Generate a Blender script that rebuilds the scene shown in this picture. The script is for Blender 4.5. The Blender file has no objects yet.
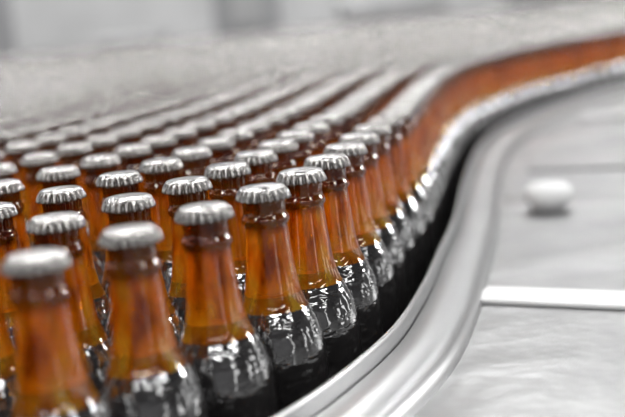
import bpy, bmesh, math, random
from mathutils import Vector, Matrix
random.seed(4)
sc = bpy.context.scene
sc.view_settings.view_transform = 'Standard'
TOP = 1.125      # height of the bottle caps
BEL = 0.90       # conveyor surface

# ---------------------------------------------------------------- materials
def mat(name):
    m = bpy.data.materials.new(name); m.use_nodes = True
    nt = m.node_tree; nt.nodes.clear()
    out = nt.nodes.new('ShaderNodeOutputMaterial')
    return m, nt, out
def principled(nt, **kw):
    p = nt.nodes.new('ShaderNodeBsdfPrincipled')
    for k, v in kw.items():
        p.inputs[k.replace('_', ' ')].default_value = v
    return p
def noise(nt, scale, stretch=(1, 1, 1), detail=3, rough=0.5):
    tc = nt.nodes.new('ShaderNodeTexCoord'); mp = nt.nodes.new('ShaderNodeMapping')
    mp.inputs['Scale'].default_value = stretch
    n = nt.nodes.new('ShaderNodeTexNoise'); n.inputs['Scale'].default_value = scale
    n.inputs['Detail'].default_value = detail; n.inputs['Roughness'].default_value = rough
    nt.links.new(tc.outputs['Object'], mp.inputs['Vector']); nt.links.new(mp.outputs[0], n.inputs['Vector'])
    return n
def ramp(nt, src, stops):
    r = nt.nodes.new('ShaderNodeValToRGB'); e = r.color_ramp.elements
    while len(e) < len(stops): e.new(0.5)
    for el, (p, c) in zip(e, stops):
        el.position = p; el.color = (*c, 1) if len(c) == 3 else c
    nt.links.new(src, r.inputs[0]); return r
def bump(nt, src, p, strength, dist):
    b = nt.nodes.new('ShaderNodeBump'); b.inputs['Strength'].default_value = strength
    b.inputs['Distance'].default_value = dist
    nt.links.new(src, b.inputs['Height']); nt.links.new(b.outputs[0], p.inputs['Normal'])
def zramp(nt, z0, z1, stops):
    tc = nt.nodes.new('ShaderNodeTexCoord'); s = nt.nodes.new('ShaderNodeSeparateXYZ')
    nt.links.new(tc.outputs['Object'], s.inputs[0])
    mr = nt.nodes.new('ShaderNodeMapRange'); mr.inputs[1].default_value = z0; mr.inputs[2].default_value = z1
    nt.links.new(s.outputs[2], mr.inputs[0]); return ramp(nt, mr.outputs[0], stops)
def mul(nt, a, b):
    m = nt.nodes.new('ShaderNodeMix'); m.data_type = 'RGBA'; m.blend_type = 'MULTIPLY'; m.inputs[0].default_value = 1
    nt.links.new(a, m.inputs[6]); nt.links.new(b, m.inputs[7]); return m.outputs[2]

def make_glass():
    m, nt, out = mat('amber_glass')
    n = noise(nt, 75, (1, 1, 0.28), 4, 0.65)
    r = ramp(nt, n.outputs[0], [(0.37, (0.24, 0.042, 0.001)), (0.51, (0.88, 0.27, 0.006)), (0.64, (1.0, 0.58, 0.05))])
    z = zramp(nt, 0.14, 0.224, [(0.0, (1, 1, 1)), (0.66, (.80, .78, .76)), (0.74, (.26, .20, .17)), (1.0, (.15, .12, .10))])  # dark band under the cap: its shade and liner painted into the glass
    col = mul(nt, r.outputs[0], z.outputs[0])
    p = principled(nt, Roughness=0.015, IOR=1.5, Transmission_Weight=1.0)
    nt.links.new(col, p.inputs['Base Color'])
    nb = noise(nt, 50, (1, 1, .4), 2)
    bump(nt, nb.outputs[0], p, 0.3, 0.001)
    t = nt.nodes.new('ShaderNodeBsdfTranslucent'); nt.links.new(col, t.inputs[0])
    d = principled(nt, Roughness=0.02, IOR=1.5)
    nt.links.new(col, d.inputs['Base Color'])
    bump(nt, nb.outputs[0], d, 0.3, 0.001)
    a = nt.nodes.new('ShaderNodeMixShader'); a.inputs[0].default_value = 0.40
    nt.links.new(t.outputs[0], a.inputs[1]); nt.links.new(d.outputs[0], a.inputs[2])
    b = nt.nodes.new('ShaderNodeMixShader'); b.inputs[0].default_value = 0.31
    nt.links.new(p.outputs[0], b.inputs[1]); nt.links.new(a.outputs[0], b.inputs[2])
    nt.links.new(b.outputs[0], out.inputs[0]); return m
def make_label():
    m, nt, out = mat('glossy_black_label')
    n = noise(nt, 110, (1, 1, 3.0), 3, 0.6)
    r = ramp(nt, n.outputs[0], [(0.0, (0.006, 0.006, 0.007)), (0.60, (0.010, 0.009, 0.009)), (0.72, (0.05, 0.05, 0.05))])
    p = principled(nt, Roughness=0.09, IOR=1.55, Coat_Weight=1.0, Coat_Roughness=0.04, Coat_IOR=1.7)
    nt.links.new(r.outputs[0], p.inputs['Base Color'])
    n2 = noise(nt, 130, (1, 1, 1.8), 1)
    b = nt.nodes.new('ShaderNodeBump'); b.inputs['Strength'].default_value = .5; b.inputs['Distance'].default_value = .0013
    nt.links.new(n2.outputs[0], b.inputs['Height']); nt.links.new(b.outputs[0], p.inputs['Normal']); nt.links.new(b.outputs[0], p.inputs['Coat Normal'])
    nt.links.new(p.outputs[0], out.inputs[0]); return m
def make_cap():
    m, nt, out = mat('crown_cap_tin')
    n = noise(nt, 420, (1, 1, 1), 3)
    r = ramp(nt, n.outputs[0], [(0.3, (0.26, 0.25, 0.24)), (0.7, (0.60, 0.585, 0.565))])
    p = principled(nt, Metallic=0.92, Roughness=0.20)
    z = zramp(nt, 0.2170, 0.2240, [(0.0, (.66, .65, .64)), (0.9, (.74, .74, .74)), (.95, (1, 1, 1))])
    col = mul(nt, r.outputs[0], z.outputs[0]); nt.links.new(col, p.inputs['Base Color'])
    bump(nt, n.outputs[0], p, 0.4, 0.0008)
    nt.links.new(p.outputs[0], out.inputs[0]); return m
def make_steel(name, col=0.72, rough=0.28, sc_=6, bs=0.1, lo=.8):
    m, nt, out = mat(name)
    n = noise(nt, sc_, (1, 1, 1), 4)
    r = ramp(nt, n.outputs[0], [(0.3, (col * lo,) * 3), (0.7, (col,) * 3)])
    p = principled(nt, Metallic=1.0, Roughness=rough)
    nt.links.new(r.outputs[0], p.inputs['Base Color'])
    rr = ramp(nt, n.outputs[0], [(0.3, (rough * 1.2,) * 3), (0.7, (rough * .85,) * 3)])
    nt.links.new(rr.outputs[0], p.inputs['Roughness'])
    if bs: bump(nt, n.outputs[0], p, bs, 0.02)
    nt.links.new(p.outputs[0], out.inputs[0]); return m
def make_plain(name, c1, c2, rough=0.6, scale=3):
    m, nt, out = mat(name)
    n = noise(nt, scale, (1, 1, 1), 4)
    r = ramp(nt, n.outputs[0], [(0.3, c1), (0.7, c2)])
    p = principled(nt, Roughness=rough)
    nt.links.new(r.outputs[0], p.inputs['Base Color'])
    nt.links.new(p.outputs[0], out.inputs[0]); return m
def make_emit(name, s):
    m, nt, out = mat(name); e = nt.nodes.new('ShaderNodeEmission'); e.inputs[1].default_value = s
    nt.links.new(e.outputs[0], out.inputs[0]); return m

M_glass, M_label, M_cap = make_glass(), make_label(), make_cap()
M_rail = make_steel('polished_rail_steel', 0.33, 0.36, 3, 0)
M_deck = make_steel('brushed_deck_steel', 0.34, 0.40, 7, 0.4, .66)
M_frame = make_steel('frame_steel', 0.5, 0.4)
M_belt = make_plain('conveyor_belt_plastic', (0.02, 0.02, 0.022), (0.04, 0.04, 0.04), 0.45, 20)
M_white = make_plain('white_plastic', (0.40, 0.40, 0.40), (0.48, 0.48, 0.48), 0.5)
M_wall = make_plain('painted_wall', (0.62, 0.62, 0.62), (0.80, 0.80, 0.80), 0.8, 1.2)
M_floor = make_plain('concrete_floor', (0.25, 0.25, 0.25), (0.36, 0.36, 0.36), 0.6, 2)
M_dark = make_plain('machine_paint_grey', (0.30, 0.30, 0.31), (0.40, 0.40, 0.41), 0.5)
M_glow = make_emit('panel_glow', 6.0)  # emission of the added out-of-view glowing panels

def obj(name, verts, faces, mats, smooth=False, parent=None, loc=(0, 0, 0)):
    me = bpy.data.meshes.new(name); me.from_pydata(verts, [], faces)
    for m in (mats if isinstance(mats, list) else [mats]): me.materials.append(m)
    me.update()
    if smooth:
        for p in me.polygons: p.use_smooth = True
    o = bpy.data.objects.new(name, me); o.location = loc
    sc.collection.objects.link(o)
    if parent: o.parent = parent
    return o
def box(name, lo, hi, m, parent=None, bev=0.0, rot=0.0):
    c = [(a + b) / 2 for a, b in zip(lo, hi)]; h = [(b - a) / 2 for a, b in zip(lo, hi)]
    v = [(sx * h[0], sy * h[1], sz * h[2]) for sx in (-1, 1) for sy in (-1, 1) for sz in (-1, 1)]
    f = [(0, 1, 3, 2), (4, 6, 7, 5), (0, 4, 5, 1), (2, 3, 7, 6), (0, 2, 6, 4), (1, 5, 7, 3)]
    o = obj(name, v, f, m, parent=parent, loc=c); o.rotation_euler[2] = rot
    if bev:
        b = o.modifiers.new('bevel', 'BEVEL'); b.width = bev; b.segments = 3
    return o
def lathe(name, prof, m, seg=32, loc=(0, 0, 0), parent=None):
    v, f = [], []
    for r, z in prof:
        for i in range(seg):
            a = 2 * math.pi * i / seg; v.append((r * math.cos(a), r * math.sin(a), z))
    for j in range(len(prof) - 1):
        for i in range(seg):
            k = (i + 1) % seg; f.append((j * seg + i, j * seg + k, (j + 1) * seg + k, (j + 1) * seg + i))
    f.append(tuple(range(seg))[::-1]); n = (len(prof) - 1) * seg; f.append(tuple(n + i for i in range(seg)))
    return obj(name, v, f, m, True, parent, loc)

# ---------------------------------------------------------------- bottle mesh
def bottle_mesh(name='beer_bottle'):
    verts, faces, mi = [], [], []
    def ringset(prof, seg, mfun, closed_top=False, closed_bot=False):
        base = len(verts)
        for r, z in prof:
            for i in range(seg):
                a = 2 * math.pi * i / seg
                rr = r(a) if callable(r) else r
                verts.append((rr * math.cos(a), rr * math.sin(a), z))
        for j in range(len(prof) - 1):
            for i in range(seg):
                k = (i + 1) % seg
                faces.append((base + j * seg + i, base + j * seg + k, base + (j + 1) * seg + k, base + (j + 1) * seg + i))
                mi.append(mfun((prof[j][1] + prof[j + 1][1]) / 2))
        if closed_bot: faces.append(tuple(base + i for i in range(seg))[::-1]); mi.append(mfun(prof[0][1]))
        if closed_top:
            n = base + (len(prof) - 1) * seg
            faces.append(tuple(n + i for i in range(seg))); mi.append(mfun(prof[-1][1]))
    body = [(0.0225, 0.0015), (0.0255, 0.0), (0.0282, 0.002), (0.0290, 0.006), (0.0290, 0.05), (0.0290, 0.112), (0.0290, 0.118),
            (0.0287, 0.125), (0.0280, 0.131), (0.0268, 0.1365), (0.0252, 0.1415), (0.0232, 0.1465), (0.0208, 0.1515),
            (0.0206, 0.1518), (0.0185, 0.1560), (0.0169, 0.1615), (0.0159, 0.167), (0.0151, 0.173), (0.0142, 0.182), (0.0136, 0.190), (0.0131, 0.197),
            (0.0128, 0.2010), (0.0130, 0.2022), (0.0141, 0.2032), (0.0144, 0.2050), (0.0141, 0.2070), (0.0130, 0.2082),
            (0.0126, 0.2110), (0.0128, 0.2140), (0.0126, 0.2215), (0.0110, 0.2232)]
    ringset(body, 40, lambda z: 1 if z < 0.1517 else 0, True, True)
    N = 21; seg = N * 8
    def fl(r0, amp):
        return lambda a: r0 + amp * (0.5 + 0.5 * math.cos(N * a)) - amp * 0.5
    cap = [(fl(0.0144, 0.0022), 0.2180), (fl(0.0150, 0.0030), 0.2173), (fl(0.0151, 0.0030), 0.2178), (fl(0.0147, 0.0029), 0.2192),
           (fl(0.0143, 0.0024), 0.2211), (fl(0.0139, 0.0014), 0.2228), (fl(0.0135, 0.0002), 0.2239), (0.0128, 0.22455),
           (0.0118, 0.2249), (0.0111, 0.2248), (0.0105, 0.2250), (0.006, 0.2252), (0.001, 0.2252)]
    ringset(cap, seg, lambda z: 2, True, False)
    me = bpy.data.meshes.new(name); me.from_pydata(verts, [], faces)
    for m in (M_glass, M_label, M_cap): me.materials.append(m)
    me.polygons.foreach_set('material_index', mi)
    for p in me.polygons: p.use_smooth = True
    me.update(); return me
BM = bottle_mesh()

# ---------------------------------------------------------------- paths
def catmull(pts, n=16):
    P = [Vector(p) for p in pts]; P = [2 * P[0] - P[1]] + P + [2 * P[-1] - P[-2]]
    out = []
    for i in range(1, len(P) - 2):
        for j in range(n):
            t = j / n; a, b, c, d = P[i - 1], P[i], P[i + 1], P[i + 2]
            out.append(0.5 * ((2 * b) + (c - a) * t + (2 * a - 5 * b + 4 * c - d) * t * t + (3 * b - a - 3 * c + d) * t ** 3))
    out.append(P[-2]); return out
edge = [(-.255, .385), (-.215, .432), (-.172, .480), (-.131, .527), (-.092, .573), (-.0595, .619), (-.0290, .668), (-.007, .719),
        (.0115, .776), (.0275, .835), (.055, .95), (.087, 1.075), (.14, 1.35), (.200, 1.62), (.285, 1.85), (.42, 2.085), (.62, 2.36),
        (.90, 2.72), (1.25, 3.10), (1.70, 3.50), (2.4, 4.05), (3.2, 4.65), (4.2, 5.4)]
epath = catmull(edge)
bi = min(range(len(epath)), key=lambda i: (epath[i] - Vector((-.131, .527))).length)
Lg = sum((epath[i + 1] - epath[i]).length for i in range(bi))
SP = 0.0586
row0 = []
d = 0
nxt = Lg % SP
for a, b in zip(epath[:-1], epath[1:]):
    L = (b - a).length
    while nxt <= d + L:
        row0.append(a.lerp(b, (nxt - d) / L)); nxt += SP
    d += L

near, far = [], []
for k in range(0, 62):
    T = Vector((-.0490 * k - .0014 * k * min(k, 8), .0605 * k + .0010 * k * min(k, 8)))
    js = random.uniform(-.25, .25) * SP if k > 3 else 0
    for i, p in enumerate(row0):
        q = p + T
        if js:
            t = (row0[min(i + 1, len(row0) - 1)] - row0[max(i - 1, 0)]).normalized(); q = q + t * js
        if q.y > 6.3 or q.y < 0.36: continue
        if q.x < -.33 * q.y - .25 or q.x > .36 * q.y + .35: continue
        if q.y < 1.0 and k < 5 and abs(q.x) < .29 * q.y + .05: near.append(q)
        else: far.append(q)
src = None
for q in near:
    o = bpy.data.objects.new('beer_bottle', BM); sc.collection.objects.link(o)
    o.location = (q.x, q.y, BEL + 0.0002); o.rotation_euler[2] = random.uniform(0, 6.28)
    if src is None: src = o
me = bpy.data.meshes.new('beer_bottle_rows'); me.from_pydata([(q.x, q.y, BEL + .0002) for q in far], [], [])
rows = bpy.data.objects.new('beer_bottle_rows', me); sc.collection.objects.link(rows)
ng = bpy.data.node_groups.new('bottle_instancer', 'GeometryNodeTree')
ng.interface.new_socket('Geometry', in_out='INPUT', socket_type='NodeSocketGeometry')
ng.interface.new_socket('Geometry', in_out='OUTPUT', socket_type='NodeSocketGeometry')
gi = ng.nodes.new('NodeGroupInput'); go = ng.nodes.new('NodeGroupOutput')
ip = ng.nodes.new('GeometryNodeInstanceOnPoints'); oi = ng.nodes.new('GeometryNodeObjectInfo')
oi.inputs['Object'].default_value = src; oi.inputs['As Instance'].default_value = True
rv = ng.nodes.new('FunctionNodeRandomValue'); rv.data_type = 'FLOAT_VECTOR'
rv.inputs[0].default_value = (0, 0, 0); rv.inputs[1].default_value = (0, 0, 6.28)
ng.links.new(gi.outputs[0], ip.inputs['Points']); ng.links.new(oi.outputs['Geometry'], ip.inputs['Instance'])
ng.links.new(rv.outputs[0], ip.inputs['Rotation']); ng.links.new(ip.outputs[0], go.inputs[0])
md = rows.modifiers.new('instances', 'NODES'); md.node_group = ng

# ---------------------------------------------------------------- guide rail and decks
rail = [(-.30, .30), (-.235, .365), (-.165, .430), (-.095, .500), (-.027, .575), (.035, .695), (.072, .815), (.100, .935), (.130, 1.065), (.182, 1.335), (.243, 1.60),
        (.325, 1.825), (.457, 2.045), (.655, 2.315), (.94, 2.68), (1.29, 3.06), (1.74, 3.46), (2.44, 4.01), (3.24, 4.61), (4.24, 5.36)]
rp = catmull(rail, 12)
def sweep(name, path, prof, m, parent=None, closed=True):
    v, f = [], []; n = len(prof)
    for i, p in enumerate(path):
        t = (path[min(i + 1, len(path) - 1)] - path[max(i - 1, 0)]).normalized(); nn = Vector((t.y, -t.x))
        for o_, z in prof:
            v.append((p.x + nn.x * o_, p.y + nn.y * o_, TOP + z))
    for i in range(len(path) - 1):
        for j in range(n if closed else n - 1):
            k = (j + 1) % n; f.append((i * n + j, i * n + k, (i + 1) * n + k, (i + 1) * n + j))
    if closed:
        f.append(tuple(range(n))[::-1]); b = (len(path) - 1) * n; f.append(tuple(b + j for j in range(n)))
    o = obj(name, v, f, m, True, parent)
    es = o.modifiers.new('es', 'EDGE_SPLIT'); es.split_angle = math.radians(50)
    return o
conv = bpy.data.objects.new('bottling_conveyor', None); sc.collection.objects.link(conv)
sdeck = conv
DZ = TOP - .132
sweep('curved_guide_rail', rp, [(0, -.224), (0, -.108), (.0005, -.106), (.0015, -.105), (.0025, -.105), (.0035, -.106), (.004, -.108), (.004, -.224)], M_rail, conv)
sweep('side_cover', rp, [(.005, -.117), (.008, -.116), (.020, -.117), (.029, -.119), (.035, -.122), (.039, -.126), (.041, -.132), (.041, -.17), (.005, -.17)], M_rail, conv)
def slab(name, poly, z0, z1, m, parent):
    n = len(poly); v = [(x, y, z0) for x, y in poly] + [(x, y, z1) for x, y in poly]
    f = [tuple(range(n))[::-1], tuple(range(n, 2 * n))] + [(i, (i + 1) % n, n + (i + 1) % n, n + i) for i in range(n)]
    return obj(name, v, f, m, False, parent)
rpl = [(p.x, p.y) for p in rp]
slab('belt', rpl + [(4.2, 7.2), (-3.4, 7.2), (-3.4, .30)], BEL - .06, BEL, M_belt, conv)
rin = []
for i, p in enumerate(rp):
    t = (rp[min(i + 1, len(rp) - 1)] - rp[max(i - 1, 0)]).normalized(); rin.append((p.x + t.y * .03, p.y - t.x * .03))
slab('deck_plate', rin + [(4.6, 5.0), (4.6, .0), (-.30, .0)], TOP - .23, DZ, M_deck, sdeck)
for i, (x, y) in enumerate([(-3.2, .6), (-3.2, 3.6), (-3.2, 6.9), (4.0, 6.9), (0, 6.9), (.0, 3.5)]):
    box('leg_%d' % i, (x - .04, y - .04, 0), (x + .04, y + .04, BEL - .06), M_frame, conv)
for i, (x, y) in enumerate([(-.2, .1), (4.4, .15), (1.4, 1.5), (4.4, 4.4)]):
    box('leg_%d' % (i + 6), (x - .04, y - .04, 0), (x + .04, y + .04, TOP - .23), M_frame, sdeck)

# deck fittings
def strip(name, a, b, w, h, m, z=None, bev=.004):
    z = DZ if z is None else z
    a, b = Vector(a), Vector(b); c = (a + b) / 2; L = (b - a).length; ang = math.atan2(b.y - a.y, b.x - a.x)
    o = box(name, (c.x - L / 2, c.y - w / 2, z), (c.x + L / 2, c.y + w / 2, z + h), m, sdeck, bev); o.rotation_euler[2] = ang
    return o
strip('cross_bar_1', (.122, .865), (.60, .59), .040, .004, M_white, None, .0015)
strip('cross_bar_2', (.290, 1.48), (1.2, 1.15), .07, .004, M_rail, None, .001)
strip('cross_bar_3', (.47, 1.95), (1.6, 1.55), .05, .01, M_frame)
def knob(n, x, y, s=1.0):
    lathe('adjusting_knob_%d' % n, [(.018 * s, 0), (.020 * s, .006 * s), (.026 * s, .009 * s), (.028 * s, .014 * s), (.027 * s, .024 * s), (.022 * s, .030 * s), (.010 * s, .032 * s)], M_white, 32, (x, y, DZ), sdeck)
knob(1, .248, 1.19, .9)
strip('machine_housing', (.9, 2.05), (2.4, 1.6), .35, .09, M_deck, None, .02)

# ---------------------------------------------------------------- hall
box('floor', (-8, -4, -.1), (9, 12, 0), M_floor)
box('wall_back', (-8, 11, 0), (9, 11.2, 4.5), M_wall)
box('wall_left', (-8.2, -4, 0), (-8, 11, 4.5), M_wall)
box('wall_right', (9, -4, 0), (9.2, 11, 4.5), M_wall)
box('wall_front', (-8, -4.2, 0), (9, -4, 4.5), M_dark)
wn = [0]
def glint_panel(c, w, h, nrm):  # added glowing panel, out of view, for highlight streaks on the necks
    wn[0] += 1
    e = bpy.data.objects.new('glint_panel_%d' % wn[0], None); sc.collection.objects.link(e); e.location = c
    e.rotation_euler[2] = nrm
    box('pane', (-w / 2, -.012, -h / 2), (w / 2, 0.0, h / 2), M_glow, e)
    for s in (-1, 1):
        box('frame_side', (s * w / 2 - .04, -.05, -h / 2 - .04), (s * w / 2 + .04, 0, h / 2 + .04), M_frame, e)
        box('frame_rail', (-w / 2, -.05, s * h / 2 - .04), (w / 2, 0, s * h / 2 + .04), M_frame, e)
    box('mullion', (-.02, -.04, -h / 2), (.02, 0, h / 2), M_frame, e)
# local -Y faces the room
for x in (-4.8, 3.4): glint_panel((x, -4, 1.75), .6, 2.4, math.pi)
for y in (-2, 1, 4.0, 7.5): glint_panel((9, y, 1.75), 1.0, 2.6, -math.pi / 2)
for y in (-2, 1, 4.0, 7.5): glint_panel((-8, y, 1.75), .8, 2.6, math.pi / 2)
for i, (x, y, w, h) in enumerate([(-2.6, 8.6, .9, 1.6), (-1.25, 9.0, .5, 1.15), (-.35, 9.2, .5, 1.9), (.75, 9.0, .8, 1.25), (2.1, 8.8, .9, 1.5)]):
    e = bpy.data.objects.new('filling_machine', None); sc.collection.objects.link(e); e.location = (x, y, 0)
    box('cabinet', (-w / 2, -.4, .1), (w / 2, .4, h), M_dark if i % 2 == 0 else M_frame, e, .03)
    box('plinth', (-w / 2 + .05, -.35, 0), (w / 2 - .05, .35, .1), M_frame, e)
    box('control_panel', (-w / 4, -.43, h * .6), (w / 4, -.40, h * .85), M_white, e, .01)

# ---------------------------------------------------------------- light
w = bpy.data.worlds.new('world'); sc.world = w; w.use_nodes = True
bg = w.node_tree.nodes['Background']; bg.inputs[0].default_value = (1, 1, 1, 1); bg.inputs[1].default_value = 0.10
def area(name, loc, size, power, tgt=None):
    l = bpy.data.lights.new(name, 'AREA'); l.shape = 'RECTANGLE'; l.size, l.size_y = size; l.energy = power
    o = bpy.data.objects.new(name, l); sc.collection.objects.link(o); o.location = loc
    if tgt: o.rotation_euler = (Vector(tgt) - Vector(loc)).to_track_quat('-Z', 'Y').to_euler()
    return o
for x in (-2.2, -.7, .8, 2.3):
    for y in (.6, 2.6, 4.6):
        area('ceiling_lamp', (x, y, 3.4), (.12, 1.2), 28)
for x in (-1.6, 0.2, 2.0):
    area('ceiling_lamp', (x, -.9, 3.0), (1.3, .14), 26)
    area('ceiling_lamp', (x, -2.2, 3.0), (1.3, .14), 26)
for x in (-2.5, 0, 2.5):
    area('ceiling_lamp', (x, 8.5, 3.6), (1.2, .3), 50)
area('glint_lamp', (3.4, 2.3, 2.3), (.35, .35), 40, (.1, 1.1, 1.05))  # added off-frame lamps, putting glints on the edge row's shoulders
area('glint_lamp', (4.2, 3.4, 2.6), (.35, .35), 50, (.3, 1.9, 1.05))

# ---------------------------------------------------------------- camera
cam = bpy.data.cameras.new('camera'); co = bpy.data.objects.new('camera', cam); sc.collection.objects.link(co)
cam.sensor_width = 36; cam.lens = 66.24; cam.clip_start = .01; cam.clip_end = 100
pitch, roll = math.radians(9.85), math.radians(5.5)
co.matrix_world = Matrix.Translation((0, 0, TOP + .1)) @ Matrix.Rotation(math.radians(90) - pitch, 4, 'X') @ Matrix.Rotation(-roll, 4, 'Z')
cam.dof.use_dof = True; cam.dof.focus_distance = .735; cam.dof.aperture_fstop = 4.1
sc.camera = co
print('near', len(near), 'far', len(far))
